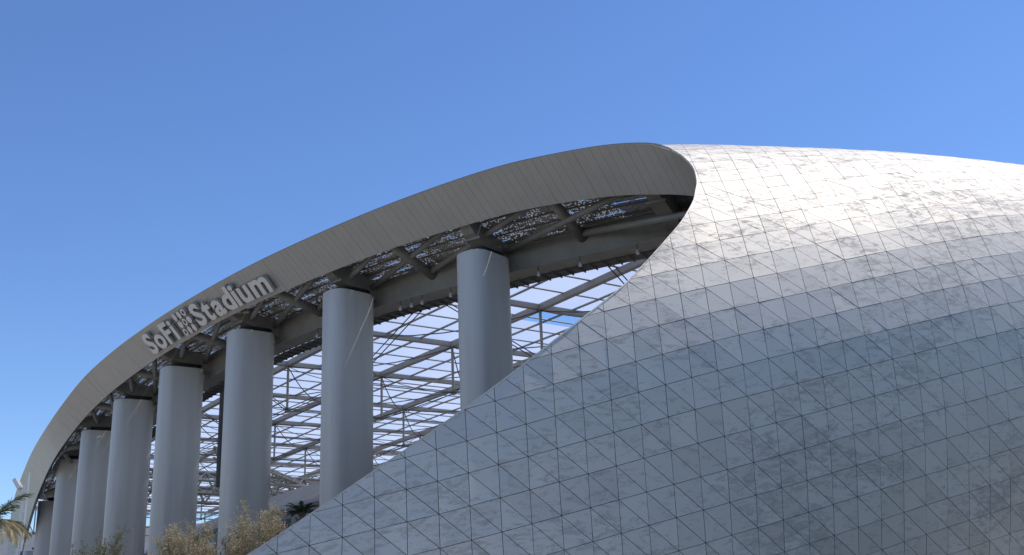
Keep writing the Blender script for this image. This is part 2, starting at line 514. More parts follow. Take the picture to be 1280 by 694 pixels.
EDGE = [(-3.9, -4.0), (-3.7, -1.6), (-2.9, 0.2), (-1.8, 0.9), (-0.68, 1.29), (0.99, 1.98), (3.02, 2.85), (5.05, 3.67), (7.06, 4.50), (9.04, 5.41), (11.02, 6.38),
        (12.01, 6.95), (12.75, 7.54), (13.25, 7.97), (14.02, 8.71), (14.69, 9.46), (15.33, 10.52), (15.61, 11.33), (15.84, 12.17), (15.92, 13.37),
        (15.74, 14.47), (15.37, 15.8), (15.0, 16.79), (14.4, 18.2), (13.6, 20.5), (13.0, 24.5)]
EC = catmull(EDGE, 8)
EA, EB = EC[:-1], EC[1:]
ED = EB - EA
EL2 = (ED ** 2).sum(1)

def edge_side(p):
    """Signed distance to the rim in panel units; positive on the shell's side."""
    w = p - EA
    t = np.clip((w * ED).sum(1) / EL2, 0, 1)
    q = EA + ED * t[:, None]
    d = ((p - q) ** 2).sum(1)
    k = int(d.argmin())
    r = p - EA[k]
    s = ED[k, 0] * r[1] - ED[k, 1] * r[0]
    return -math.copysign(math.sqrt(d[k]), s)

I0, I1, J0, J1 = -4, 49, -12, 23
gi, gj = np.meshgrid(np.arange(I0, I1 + 1), np.arange(J0, J1 + 2), indexing='ij')
GP = shell_pt(gi.ravel(), gj.ravel()).reshape(gi.shape + (3,))
GAP, THICK = 0.017, 0.035

def panel_mesh(ij3, P3, out):
    """One triangular plate, cut along the rim and the ground where they cross it."""
    e = [np.linalg.norm(P3[(k + 1) % 3] - P3[(k + 2) % 3]) for k in range(3)]
    per = sum(e)
    inc = sum(P3[k] * e[k] for k in range(3)) / per
    inc2 = sum(ij3[k] * e[k] for k in range(3)) / per
    nrm = np.cross(P3[1] - P3[0], P3[2] - P3[0])
    area = np.linalg.norm(nrm) / 2
    nrm = nrm / np.linalg.norm(nrm)
    if nrm.dot(out) < 0:
        nrm = -nrm
    rad = 2 * area / per
    f = (rad - GAP) / rad
    V = [inc + (P - inc) * f + nrm * rng.uniform(-0.013, 0.013) for P in P3]
    U = [inc2 + (q - inc2) * f for q in ij3]
    side = [min(edge_side(u), (v[2] - 0.03) / 2) for u, v in zip(U, V)]
    if max(side) < -0.7:
        return None
    if min(side) > 0.75:
        polys = [V]
    else:
        polys = []
        N = 5
        for a in range(N):
            for b in range(N - a):
                cells = [((a, b), (a + 1, b), (a, b + 1))]
                if a + b < N - 1:
                    cells.append(((a + 1, b), (a + 1, b + 1), (a, b + 1)))
                for cell in cells:
                    pts, vals = [], []
                    for x, y in cell:
                        w = ((N - x - y) / N, x / N, y / N)
                        p = sum(V[k] * w[k] for k in range(3))
                        u = sum(U[k] * w[k] for k in range(3))
                        pts.append(p)
                        vals.append(min(edge_side(u), (p[2] - 0.03) / 2))
                    if max(vals) <= 0:
                        continue
                    q = clip_poly(pts, vals) if min(vals) < 0 else pts
                    if len(q) >= 3:
                        polys.append(q)
    if not polys:
        return None
    # weld, then plate with thickness
    key, vs, fs = {}, [], []
    for q in polys:
        idx = []
        for p in q:
            kk = tuple(np.round(p, 3))
            if kk not in key:
                key[kk] = len(vs)
                vs.append(p)
            if key[kk] not in idx:
                idx.append(key[kk])
        if len(idx) >= 3:
            nn = np.cross(vs[idx[1]] - vs[idx[0]], vs[idx[2]] - vs[idx[0]])
            fs.append(tuple(idx) if nn.dot(nrm) > 0 else tuple(idx[::-1]))
    if not fs:
        return None
    n0 = len(vs)
    cnt = {}
    for q in fs:
        for k in range(len(q)):
            cnt[(q[k], q[(k + 1) % len(q)])] = 1
    rim = [(a, b) for (a, b) in cnt if (b, a) not in cnt]
    vs2 = vs + [v - nrm * THICK for v in vs]
    fs2 = fs + [(b, a, a + n0, b + n0) for a, b in rim]
    ar = 0
    px = [pix(v) for v in vs]
    inside = any(-5 < p[0] < 1285 and -5 < p[1] < 699 for p in px)
    for q in fs:
        xs = [px[k] for k in q]
        ar += 0.5 * sum(xs[k][0] * xs[(k + 1) % len(xs)][1] - xs[(k + 1) % len(xs)][0] * xs[k][1] for k in range(len(xs)))
    return vs2, fs2, (abs(ar) if inside else 0.0)

plates = []
for a in range(I1 - I0):
    for b in range(J1 - J0):
        i, j = a + I0, b + J0
        q = {(x, y): GP[a + x, b + y] for x in (0, 1) for y in (0, 1)}
        c = {(x, y): np.array([i + x, j + y], float) for x in (0, 1) for y in (0, 1)}
        if max(p[2] for p in q.values()) < 0:
            continue
        far = edge_side(np.array([i + .5, j + .5]))
        if far < -1.3:
            continue
        out = np.cross(q[1, 0] - q[0, 0], q[0, 1] - q[0, 0])
        out = out / np.linalg.norm(out)
        for tri in (((0, 0), (1, 0), (0, 1)), ((1, 0), (1, 1), (0, 1))):
            r = panel_mesh([c[t] for t in tri], [q[t] for t in tri], out)
            if r:
                plates.append(r)
# backing sheet a hand's breadth behind the plates
bv, bf = [], []
fi = np.arange(I0, I1 + .01, 0.5)
fj = np.arange(J0, J1 + .01, 0.5)
FI, FJ = np.meshgrid(fi, fj, indexing='ij')
h = 0.02
P0 = shell_pt(FI.ravel(), FJ.ravel()); P1 = shell_pt(FI.ravel() + h, FJ.ravel()); P2 = shell_pt(FI.ravel(), FJ.ravel() + h)
NN = np.cross(P1 - P0, P2 - P0); NN /= np.linalg.norm(NN, axis=1)[:, None]
BP = (P0 - NN * 0.13).reshape(FI.shape + (3,))
SD = np.array([edge_side(np.array(p)) for p in zip(FI.ravel(), FJ.ravel())]).reshape(FI.shape) - 0.015
for a in range(len(fi) - 1):
    for b in range(len(fj) - 1):
        for tri in (((0, 0), (1, 0), (0, 1)), ((1, 0), (1, 1), (0, 1))):
            pts = [BP[a + x, b + y] for x, y in tri]
            vals = [min(SD[a + x, b + y], BP[a + x, b + y][2] / 2) for x, y in tri]
            if max(vals) <= 0:
                continue
            q = clip_poly(pts, vals) if min(vals) < 0 else pts
            k0 = len(bv)
            bv += q
            bf.append(tuple(range(k0, k0 + len(q))))
shell = mesh_obj('shell', bv, bf, M['backing'], stadium)
plates.sort(key=lambda r: -r[2])
for vs, fs, ar in plates[:300]:
    mesh_obj('panel', vs, fs, M['shell'], shell)
rest = MB()
for vs, fs, ar in plates[300:]:
    rest.add(vs, fs)
field = rest.build('panel_field', M['shell'], shell)
field['kind'] = 'stuff'
# folded rim along the cut edge of the shell
ep = EC[(EC[:, 1] > -3.9)]
e0 = shell_pt(ep[:, 0], ep[:, 1]); e1 = shell_pt(ep[:, 0] + h, ep[:, 1]); e2 = shell_pt(ep[:, 0], ep[:, 1] + h)
en = np.cross(e1 - e0, e2 - e0); en /= np.linalg.norm(en, axis=1)[:, None]
et = np.gradient(e0, axis=0); et /= np.linalg.norm(et, axis=1)[:, None]
es = np.cross(en, et)                      # across the rim, pointing off the shell
if edge_side(np.array([8.0, 0.0])) > 0 and (shell_pt(8, 0)[0] - e0[80]).dot(es[80]) > 0:
    es = -es
secs = []
for p, n, s in zip(e0, en, es):
    if p[2] < 0.05:
        continue
    secs.append([p + n * 0.012 - s * 0.07, p + n * 0.012 + s * 0.02, p - n * 0.16 + s * 0.02, p - n * 0.16 - s * 0.07])
tr = MB(); tr.strip(secs); tr.build('edge_trim', M['shell'], shell)

# --- plan of the colonnade: t counts columns, offset is metres outwards (towards the plaza)
PX, PY = (-0.0331, 0.7824, -15.2108, -2.684), (-0.0485, 0.8826, 9.8175, 96.501)
def plan(t, off=0.0):
    x = ((PX[0] * t + PX[1]) * t + PX[2]) * t + PX[3]
    y = ((PY[0] * t + PY[1]) * t + PY[2]) * t + PY[3]
    dx = (3 * PX[0] * t + 2 * PX[1]) * t + PX[2]
    dy = (3 * PY[0] * t + 2 * PY[1]) * t + PY[2]
    q = math.hypot(dx, dy)
    return x - off * dy / q, y + off * dx / q, (dx / q, dy / q)
def at(t, off, z):
    x, y, _ = plan(t, off)
    return Vector((x, y, z))

# stations of the fascia: (t, offset, z) of its top edge and of its lower edge
FT = [(-1.55, 4.6, 36.2), (-1.36, 5.1, 37.8), (-1.22, 5.55, 38.8), (-1.13, 5.85, 39.75), (-1.05, 6, 40.5), (-0.87, 6, 41.23), (-0.6, 6, 41.7), (-0.26, 6, 41.97), (0.3, 6, 41.70),
      (0.94, 6, 41.27), (1.5, 6, 40.94), (2.09, 6, 40.53), (2.84, 6, 40.1), (3.5, 6, 39.7), (4.2, 6, 39.1), (4.83, 6, 37.95), (5.54, 6, 36.55), (6.29, 6, 34.85), (6.90, 6, 32.2),
      (7.32, 6, 29.2), (7.45, 6, 25.2), (7.42, 6, 20.2), (7.38, 6, 10), (7.36, 6, 0.0)]
FB = [(-1.66, 2.7, 31.4), (-1.42, 3, 34), (-1.2, 3.3, 36.15), (-1.02, 3.3, 37.08), (-0.84, 3.3, 37.72), (-0.59, 3.3, 38.22), (-0.38, 3.3, 38.48), (-0.16, 3.3, 38.56), (0.42, 3.3, 38.48), (1.12, 3.3, 38.12), (1.93, 3.3, 37.78), (2.48, 3.3, 37.38), (2.98, 3.3, 37.07), (3.39, 3.3, 36.77), (4.01, 3.3, 36.28), (4.64, 3.3, 35.55), (5.12, 3.75, 34), (5.7, 4.2, 31.7), (6.25, 4.2, 29.09), (6.65, 4.2, 26.5), (6.93, 4.25, 23.3), (7.12, 4.5, 19.3), (7.14, 4.5, 10), (7.15, 4.5, 0)
      ]
TL, BLc = catmull(FT, 40), catmull(FB, 40)
# pair the two edges: plates lean a little, and turn with the edge where it comes down to the ground
PAIR_T = [-1.55, -1.1, 4.2, 4.83, 5.54, 6.29, 6.90]
PAIR_B = [-1.62, -1.16, 4.14, 4.72, 5.32, 5.87, 6.30]
kn = []
nT = len(TL)
kT = int(np.argmax(TL[:, 0] > 6.9))
kB = int(np.argmax(BLc[:, 0] > 6.30))
for k in range(0, nT, 10):
    ta, oa, za = TL[k]
    if k < kT:
        tb = float(np.interp(ta, PAIR_T, PAIR_B))
        q = min(int(np.argmax(BLc[:kB + 1, 0] >= tb)), kB)
    else:
        q = kB + int(round((len(BLc) - 1 - kB) * (k - kT) / (nT - 1 - kT)))
    tb, ob, zb = BLc[q]
    kn.append((*at(ta, oa, max(za, 0)), *at(tb, ob, max(zb, 0)), ta, tb))
FK = catmull(kn, 8)
flen = np.concatenate([[0], np.cumsum(np.linalg.norm(np.diff(FK[:, :3], axis=0), axis=1))])
def fas(s):
    v = np.array([np.interp(s, flen, FK[:, k]) for k in range(8)])
    return Vector(v[:3]), Vector(v[3:6]), v[6]
fb = MB()
secs = []
for k in range(0, len(FK), 3):
    T, B = Vector(FK[k, :3]), Vector(FK[k, 3:6])
    tn = Vector(FK[min(k + 1, len(FK) - 1), :3]) - Vector(FK[max(k - 1, 0), :3])
    n = (T - B).cross(tn).normalized()
    if n.dot(EYE - T) < 0 and k < 600:
        n = -n
    secs.append([T - n * 0.09, B - n * 0.09, B - n * 0.45, T - n * 0.45])
fb.strip(secs)
fascia = fb.build('fascia', M['backing'], stadium)
NP = int(flen[-1] / 0.80)
for k in range(NP):
    s0, s1 = flen[-1] * k / NP + 0.009, flen[-1] * (k + 1) / NP - 0.009
    T0, B0, _ = fas(s0)
    T1, B1, _ = fas(s1)
    n = (T0 - B0).cross(T1 - T0).normalized()
    if n.dot(EYE - T0) < 0 and T0.z > 3 and k < 40:
        n = -n
    j = n * random.uniform(-0.008, 0.008)
    n5 = n * 0.05
    # a folded plate: face plus a lip that turns under the lower edge
    vs = [T0 + j, T1 + j, B1 + j, B0 + j, T0 - n5, T1 - n5, B1 - n * 0.40, B0 - n * 0.40]
    mesh_obj('fascia_panel', vs, [(3, 2, 1, 0), (4, 5, 6, 7), (0, 1, 5, 4), (2, 3, 7, 6), (1, 2, 6, 5), (3, 0, 4, 7)], M['fascia'], fascia)

# --- columns: long rounded blades set square to the colonnade
COLS = [(0, 36.4), (1, 36.7), (2, 36.45), (3, 36.0), (4, 35.4), (5, 34.3), (6, 32.8), (7, 28.3), (7.75, 21.0)]
CL, CW, CR, CROT = 5.25, 3.4, 1.3, R(-6)
def blade(L, W, n=7):
    r = CR * W / CW
    pts = []
    for sx, sy, a0 in ((1, -1, -90), (1, 1, 0), (-1, 1, 90), (-1, -1, 180)):
        for k in range(n + 1):
            a = R(a0 + 90 * k / n)
            pts.append((sx * (L / 2 - r) + r * math.cos(a), sy * (W / 2 - r) + r * math.sin(a)))
    return pts
def blade_secs(t, L, W, zs, off=0.0):
    x, y, (dx, dy) = plan(t, off)
    dx, dy = dx * math.cos(CROT) - dy * math.sin(CROT), dx * math.sin(CROT) + dy * math.cos(CROT)
    out = []
    for z, g in zs:
        out.append([Vector((x - dy * a * g + dx * b * g, y + dx * a * g + dy * b * g, z)) for a, b in blade(L, W)])
    return out
for t, zt in COLS:
    cb = MB()
    cb.strip(blade_secs(t, CL, CW, [(0, 1), (zt - 0.12, 1), (zt - 0.03, 0.985), (zt, 0.955)]))
    col = cb.build('column', M['column'], stadium)
    for p in col.data.polygons:
        p.use_smooth = len(p.vertices) == 4
    bb = MB()
    bb.strip(blade_secs(t, CL * 0.60, CW * 0.60, [(zt - 0.05, 1), (zt + 0.42, 1)], -0.55))
    bb.strip(blade_secs(t, CL * 0.70, CW * 0.66, [(zt + 0.42, 1), (zt + 0.62, 1)], -0.55))
    bb.build('bearing', M['dark'], col)

# --- ring girder behind the columns, with a catwalk slung inside it
def col_z(t):
    t = t if t > 0 else t * 0.3
    return float(np.interp(t, [c[0] for c in COLS], [c[1] for c in COLS]))
TS = np.arange(-1.9, 7.3, 0.1)
def sweep(o0, o1, dz0, dz1, ts=TS):
    secs = []
    for t in ts:
        z = col_z(t)
        secs.append([at(t, o0, z + dz0), at(t, o1, z + dz0), at(t, o1, z + dz1), at(t, o0, z + dz1)])
    m = MB(); m.strip(secs)
    return m
ring = sweep(-3.4, -5.2, -0.75, 1.75).build('ring_girder', M['steel'], stadium)
sweep(-3.15, -5.45, -0.9, -0.76).build('lower_flange', M['steel'], ring)
sweep(-3.15, -5.45, 1.76, 1.9).build('upper_flange', M['steel'], ring)
cw = sweep(-5.9, -7.3, -0.95, -0.70).build('catwalk', M['catwalk'], stadium)
sweep(-7.22, -7.3, 0.22, 0.32).build('handrail', M['catwalk'], cw)
sweep(-5.9, -5.98, 0.22, 0.32).build('handrail', M['catwalk'], cw)
pm = MB()
for t in np.arange(-1.9, 7.2, 0.075):
    z = col_z(t)
    for o in (-5.94, -7.26):
        pm.tube(at(t, o, z - 0.72), at(t, o, z + 0.25), 0.045, n=5)
    pm.beam(at(t, -5.2, z - 0.97), at(t, -7.3, z - 0.97), 0.10, 0.14)
ps = pm.build('baluster', M['catwalk'], cw)
ps['kind'] = 'stuff'

# --- radial girders over the columns, tubes between them, diagonal tubes
def fas_low(t):
    k = int(np.abs(FK[:, 7] - t).argmin())
    return float(FK[k, 5])
def fas_high(t):
    k = int(np.abs(FK[:, 6] - t).argmin())
    return float(FK[k, 2])
for t, zt in [(-1.0, 36.2)] + COLS[:-2]:
    zi, zo = zt + 1.9, fas_low(t) + 1.5
    rm = MB()
    pts = [(-4.3, zi, 1.5, 2.2), (0.0, zt + 2.5, 1.5, 1.88), (2.2, (zt + 2.5 + zo) / 2, 1.25, 1.4), (3.2, zo, 1.0, 0.9)]
    secs = []
    for o, z, w, d in pts:
        x, y, (dx, dy) = plan(t, o)
        secs.append([Vector((x + dx * w / 2, y + dy * w / 2, z)), Vector((x - dx * w / 2, y - dy * w / 2, z)),
                     Vector((x - dx * w / 2, y - dy * w / 2, z - d)), Vector((x + dx * w / 2, y + dy * w / 2, z - d))])
    rm.strip(secs)
    rg = rm.build('radial_girder', M['steel'], stadium)
    for o in (-1.6, 1.7):
        zz = float(np.interp(o, [p[0] for p in pts], [p[1] - p[3] for p in pts]))
        st = MB()
        x, y, (dx, dy) = plan(t, o)
        st.beam((x - dx * 0.9, y - dy * 0.9, zz + 0.02), (x + dx * 0.9, y + dy * 0.9, zz + 0.02), 0.16, 0.22)
        st.build('stiffener', M['steel'], rg)
for k in range(-1, 7):
    t = k + 0.5
    if t > 6.6:
        continue
    tm = MB()
    tm.tube(at(t, -3.5, col_z(t) + 0.95), at(t, 2.9, fas_low(t) + 0.75), 0.52, 0.46, n=12)
    tm.build('radial_tube', M['steel'], stadium, True)
for q in np.arange(-0.5, 6.6, 0.5):
    dm = MB()
    dm.tube(at(q, -2.9, col_z(q) + 1.15), at(q - 0.88, 2.8, fas_low(q - 0.88) + 0.5), 0.30, n=10)
    dm.build('brace_tube', M['steel'], stadium, True)

# --- pierced metal skin of the canopy, from the fascia's top edge to the ring
sk_v, sk_f, sk_uv = [], [], []
ts = np.arange(-1.45, 7.26, 0.05)
for t in ts:
    zT, zR = fas_high(min(t, 7.2)) - 0.75, col_z(t) + 2.05
    if t < -1.0:
        zT -= 0.3
    for q in range(9):
        w = q / 8
        o_out = 4.7 if t > -0.9 else 4.7 - (-0.9 - t) * 3.0
        p = at(t, o_out - w * (o_out + 4.6), zT + (zR - zT) * w + 0.25 * math.sin(math.pi * w))
        sk_v.append(p)
        sk_uv.append((t * 17.85, w * 9.8))
for a in range(len(ts) - 1):
    for q in range(8):
        k = a * 9 + q
        sk_f.append((k, k + 1, k + 10, k + 9))
skin = mesh_obj('canopy_skin', sk_v, sk_f, M['skin'], stadium, False, sk_uv)
for q in range(1, 8, 1):
    w = q / 8
    pb = MB()
    pb.path([Vector(sk_v[a * 9 + q]) - Vector((0, 0, 0.12)) for a in range(0, len(ts), 2)], 0.09, n=5)
    pb.build('purlin', M['steel'], skin)

# --- cable-net roof over the bowl: two families of beams, struts, cables and film
GA = R(35)
ea, eb = Vector((math.cos(GA), math.sin(GA), 0)), Vector((-math.sin(GA), math.cos(GA), 0))   # w runs along ea, p along eb
def wp(w, p, z):
    q = ea * w + eb * p
    return Vector((q.x, q.y, z))
tt_ = np.linspace(-2.6, 9.0, 400)
RC = np.array([[*plan(t, -6.6)[:2]] for t in tt_])
RT = np.array([[*plan(t, 0)[2]] for t in tt_])
def roof_in(x, y):
    """Distance inside the ring, positive under the open roof."""
    d = (RC[:, 0] - x) ** 2 + (RC[:, 1] - y) ** 2
    k = int(d.argmin())
    n = (RT[k, 1], -RT[k, 0])            # inward normal
    return (x - RC[k, 0]) * n[0] + (y - RC[k, 1]) * n[1]
ZR = 37.9
def roof_z(w, p):
    return ZR + 1.0 * math.sin(math.pi * min(max((p - 95) / 150, 0), 1))
AL = [41.7 + 14.05 * k for k in range(0, 7)]        # beams of constant w
BL = [75.2 + 19.2 * k for k in range(0, 12)]         # beams of constant p
rb = MB()
# edge cable along the ring carries the roof: the roof's own root part
rb.path([at(t, -6.7, ZR - 0.1) for t in np.arange(-2.2, 7.6, 0.2)], 0.28, n=8)
roof = rb.build('net_roof', M['net'], stadium)
def run_inside(f, lo, hi, step=0.5):
    """Stretch of a line that lies inside the ring."""
    xs = [x for x in np.arange(lo, hi, step) if roof_in(*f(x)[:2]) > 0.0]
    return (min(xs), max(xs)) if xs else None
for w in AL:
    r = run_inside(lambda p: wp(w, p, 0), 70, 284)
    if r:
        m = MB()
        n = max(2, int((r[1] - r[0]) / 6))
        ps = [r[0] + (r[1] - r[0]) * k / n for k in range(n + 1)]
        m.strip([[wp(w - .32, p, roof_z(w, p)), wp(w + .32, p, roof_z(w, p)), wp(w + .32, p, roof_z(w, p) - .7), wp(w - .32, p, roof_z(w, p) - .7)] for p in ps])
        m.build('roof_beam', M['net'], roof)
for p in BL:
    r = run_inside(lambda w: wp(w, p, 0), 30, 130)
    if r:
        m = MB()
        n = max(2, int((r[1] - r[0]) / 6))
        ws = [r[0] + (r[1] - r[0]) * k / n for k in range(n + 1)]
        m.strip([[wp(w, p - .3, roof_z(w, p) - .05), wp(w, p + .3, roof_z(w, p) - .05), wp(w, p + .3, roof_z(w, p) - .62), wp(w, p - .3, roof_z(w, p) - .62)] for w in ws])
        m.build('roof_beam', M['net'], roof)
# purlins at the third points
for k in range(len(AL) - 1):
    for f in (1 / 3, 2 / 3):
        w = AL[k] + 14.05 * f
        r = run_inside(lambda p: wp(w, p, 0), 70, 284)
        if r:
            m = MB(); m.path([wp(w, p, roof_z(w, p) - .05) for p in np.linspace(r[0], r[1], 12)], 0.14, n=5); m.build('purlin', M['net'], roof)
for k in range(len(BL) - 1):
    for f in (0.25, 0.5, 0.75):
        p = BL[k] + 19.2 * f
        r = run_inside(lambda w: wp(w, p, 0), 30, 130)
        if r:
            m = MB(); m.path([wp(w, p, roof_z(w, p) - .02) for w in np.linspace(r[0], r[1], 10)], 0.10, n=5); m.build('purlin', M['net'], roof)
# struts and the cables slung under them
NODES = {}
for a, w in enumerate(AL):
    for b, p in enumerate(BL):
        q = wp(w, p, 0)
        if roof_in(q.x, q.y) > 2.0 and p < 290:
            NODES[a, b] = (w, p)
DROP = 6.6
for (a, b), (w, p) in NODES.items():
    z = roof_z(w, p)
    m = MB(); m.tube(wp(w, p, z - .6), wp(w, p, z - DROP), 0.17, n=8)
    st = m.build('strut', M['net'], roof)
    m = MB(); m.tube(wp(w, p, z - DROP - .25), wp(w, p, z - DROP + .25), 0.32, n=8); m.build('cable_clamp', M['steel'], st)
CABLES = []
def cable(p0, p1, r=0.07, sag=0.0):
    p0, p1 = Vector(p0), Vector(p1)
    CABLES.append(((p0.lerp(p1, .5) - EYE).length, [p0.lerp(p1, k / 6) - Vector((0, 0, sag * 4 * (k / 6) * (1 - k / 6))) for k in range(7)], r))
for (a, b), (w, p) in NODES.items():
    z0 = roof_z(w, p) - DROP
    for da, db, k in ((1, 0, 0), (0, 1, 1)):
        if (a + da, b + db) in NODES:
            w1, p1 = NODES[a + da, b + db]
            for s in (-.35, .35):
                o = eb * s if k == 0 else ea * s
                cable(wp(w, p, z0) + o, wp(w1, p1, roof_z(w1, p1) - DROP) + o, 0.065)
            # hangers' diagonal up to the next beam
            cable(wp(w, p, z0), wp(w1, p1, roof_z(w1, p1) - .7), 0.05, 0.5)
        if (a - da, b - db) not in NODES:
            w1, p1 = w - 14.05 * da, p - 19.2 * db
            g = wp(w1, p1, 0)
            # run out to the ring
            lo, hi = 0.0, 1.0
            for _ in range(14):
                mid = (lo + hi) / 2
                q = wp(w + (w1 - w) * mid, p + (p1 - p) * mid, 0)
                if roof_in(q.x, q.y) > 0:
                    lo = mid
                else:
                    hi = mid
            e = wp(w + (w1 - w) * lo, p + (p1 - p) * lo, ZR - .9)
            for s in (-.35, .35):
                o = eb * s if k == 0 else ea * s
                cable(wp(w, p, z0) + o, e + o, 0.065)
for (a, b), (w, p) in NODES.items():
    for da, db in ((1, 1), (1, -1)):
        if (a + da, b + db) in NODES:
            w1, p1 = NODES[a + da, b + db]
            cable(wp(w, p, roof_z(w, p) - .75), wp(w1, p1, roof_z(w1, p1) - .75), 0.075, 1.2)
CABLES.sort(key=lambda q: q[0])
far = MB()
for k, (_, pts, r) in enumerate(CABLES):
    m = MB() if k < 300 else far
    m.path(pts, r, n=5)
    if k < 300:
        m.build('cable', M['catwalk'], roof)
if far.v:
    far.build('far_cables', M['catwalk'], roof)['kind'] = 'stuff'
# film panels, one for each bay of the net; one vent bay stands partly open
def film_panel(w0, w1, p0, p1):
    N = 6
    vs, fs, key = [], [], {}
    def add(pt):
        k = (round(pt[0], 3), round(pt[1], 3))
        if k not in key:
            key[k] = len(vs)
            vs.append(Vector(pt))
        return key[k]
    g = {}
    for a in range(N + 1):
        for b in range(N + 1):
            w, p = w0 + (w1 - w0) * a / N, p0 + (p1 - p0) * b / N
            q = wp(w, p, roof_z(w, p) + 0.10 + 0.5 * math.sin(math.pi * a / N) * math.sin(math.pi * b / N))
            g[a, b] = (q, roof_in(q.x, q.y) - 0.05)
    for a in range(N):
        for b in range(N):
            for tri in (((0, 0), (1, 0), (0, 1)), ((1, 0), (1, 1), (0, 1))):
                pts = [g[a + x, b + y][0] for x, y in tri]
                vals = [g[a + x, b + y][1] for x, y in tri]
                if max(vals) <= 0:
                    continue
                q = clip_poly(pts, vals) if min(vals) < 0 else pts
                idx = []
                for pt in q:
                    k = add(pt)
                    if k not in idx:
                        idx.append(k)
                if len(idx) >= 3:
                    fs.append(tuple(idx))
    if fs:
        mesh_obj('film_panel', vs, fs, M['film'], roof, True)
for a in range(len(AL) - 1):
    for b in range(len(BL) - 1):
        w0, w1, p0, p1 = AL[a] + .05, AL[a + 1] - .05, BL[b] + .05, BL[b + 1] - .05
        if (a, b) == (2, 1):
            film_panel(w0, w1, p0 + 6.5, p1)
        else:
            film_panel(w0, w1, p0, p1)

# --- concourse and bowl wall inside the colonnade
tw = np.arange(-0.8, 8.6, 0.2)
m = MB(); m.strip([[at(t, -17, 0), at(t, -17, 19.2), at(t, -26, 25.0), at(t, -26, 0)] for t in tw])
wall = m.build('concourse_wall', M['concrete'], stadium)
for z in (5.0, 10.0, 15.0, 19.22):
    m = MB(); m.strip([[at(t, -16.5, z), at(t, -17.2, z), at(t, -17.2, z + .5), at(t, -16.5, z + .5)] for t in tw]); m.build('floor_slab', M['slab'], wall)
for k in range(40):
    t0 = -0.6 + k * 0.22
    for z in (11.2, 16.2):
        m = MB(); m.strip([[at(t, -16.96, z), at(t, -17.1, z), at(t, -17.1, z + 2.2), at(t, -16.96, z + 2.2)] for t in (t0, t0 + .08, t0 + .16)]); m.build('window', M['glass'], wall)
m = MB(); m.strip([[(-210, 330, 0), (-210, 330, 30), (-210, 345, 40), (-210, 360, 0)], [(-60, 318, 0), (-60, 318, 30), (-60, 333, 40), (-60, 348, 0)], [(120, 325, 0), (120, 325, 30), (120, 340, 40), (120, 355, 0)]])
m.build('far_stand', M['concrete'], stadium)
# lattice girder that carries the screens, hung at the far side
def lattice(p0, p1, depth, name, bays=16, rad=0.28):
    m = MB()
    p0, p1 = Vector(p0), Vector(p1)
    dn = Vector((0, 0, -depth))
    side = (p1 - p0).cross(Vector((0, 0, 1))).normalized() * depth * 0.8
    for q in (Vector(), dn, dn * .5 + side):
        m.tube(p0 + q, p1 + q, rad, n=8)
    for k in range(bays):
        a, b = p0.lerp(p1, k / bays), p0.lerp(p1, (k + .5) / bays)
        c_ = p0.lerp(p1, (k + 1) / bays)
        m.tube(a, b + dn, rad * .6, n=6); m.tube(b + dn, c_, rad * .6, n=6)
        m.tube(a, b + dn * .5 + side, rad * .6, n=6); m.tube(b + dn * .5 + side, c_, rad * .6, n=6)
    return m.build(name, M['net'], stadium)
lattice((-62, 178, 31.2), (-8, 205, 29.0), 3.4, 'lattice_girder', 18, 0.26)
lattice((-50, 176, 34.0), (-38, 190, 29.5), 1.8, 'lattice_girder', 9, 0.22)
lattice((-66, 186, 30.0), (-12, 214, 28.0), 2.6, 'lattice_girder', 18, 0.30)
m = MB()
for dz in np.arange(0, 13, 1.6):
    m.tube(at(3.2, -8.4, 36 - dz), at(3.45, -10.6, 35 - dz), 0.16, n=6)
    m.tube(at(3.35, -8.2, 36 - dz), at(3.35, -9.6, 36 - dz), 0.12, n=6)
    m.tube(at(3.35, -8.2, 36 - dz), at(3.35, -9.6, 34.4 - dz), 0.12, n=6)
for o in (-8.2, -9.6, -10.8):
    m.tube(at(3.35, o, 36.2), at(3.35, o, 22.5), 0.38, n=8)
m.build('hanging_ladder', M['catwalk'], stadium)

# ------------------------------------------------------------------ sign on the fascia
def s_of_t(t):
    k = int(np.abs(FK[:, 6] - t).argmin())
    return flen[k]
S_LEFT, S_RIGHT = s_of_t(2.98), s_of_t(1.44)
sign = thing('stadium_sign', 'raised grey letters reading SoFi Stadium with dotted emblem on the canopy edge', 'sign', tuple(fas((S_LEFT + S_RIGHT) / 2)[1]))
def frame(s, hgt):
    T, B, _ = fas(s)
    T2, B2, _ = fas(s - 0.6)
    T1, B1, _ = fas(s + 0.6)
    rd = (T2.lerp(B2, 1 - hgt) - T1.lerp(B1, 1 - hgt)).normalized()
    up = (T - B)
    up = (up - rd * up.dot(rd)).normalized()
    n = rd.cross(up).normalized()
    if n.dot(EYE - T) < 0:
        n = -n
    return B.lerp(T, hgt), rd, up, n
def glyph(ch):
    cu = bpy.data.curves.new('glyph', 'FONT')
    cu.body = ch
    cu.size = 1.0
    cu.extrude = 0.05
    cu.offset = 0.034
    cu.resolution_u = 4
    ob = bpy.data.objects.new('glyph', cu)
    C.objects.link(ob)
    dg = bpy.context.evaluated_depsgraph_get()
    me = bpy.data.meshes.new_from_object(ob.evaluated_get(dg))
    bpy.data.objects.remove(ob)
    V = np.array([v.co[:] for v in me.vertices])
    F = [tuple(p.vertices) for p in me.polygons]
    NZ = [p.normal.z for p in me.polygons]
    bpy.data.meshes.remove(me)
    return V, F, NZ
SIZE = 3.75
items = []
x = 0.0
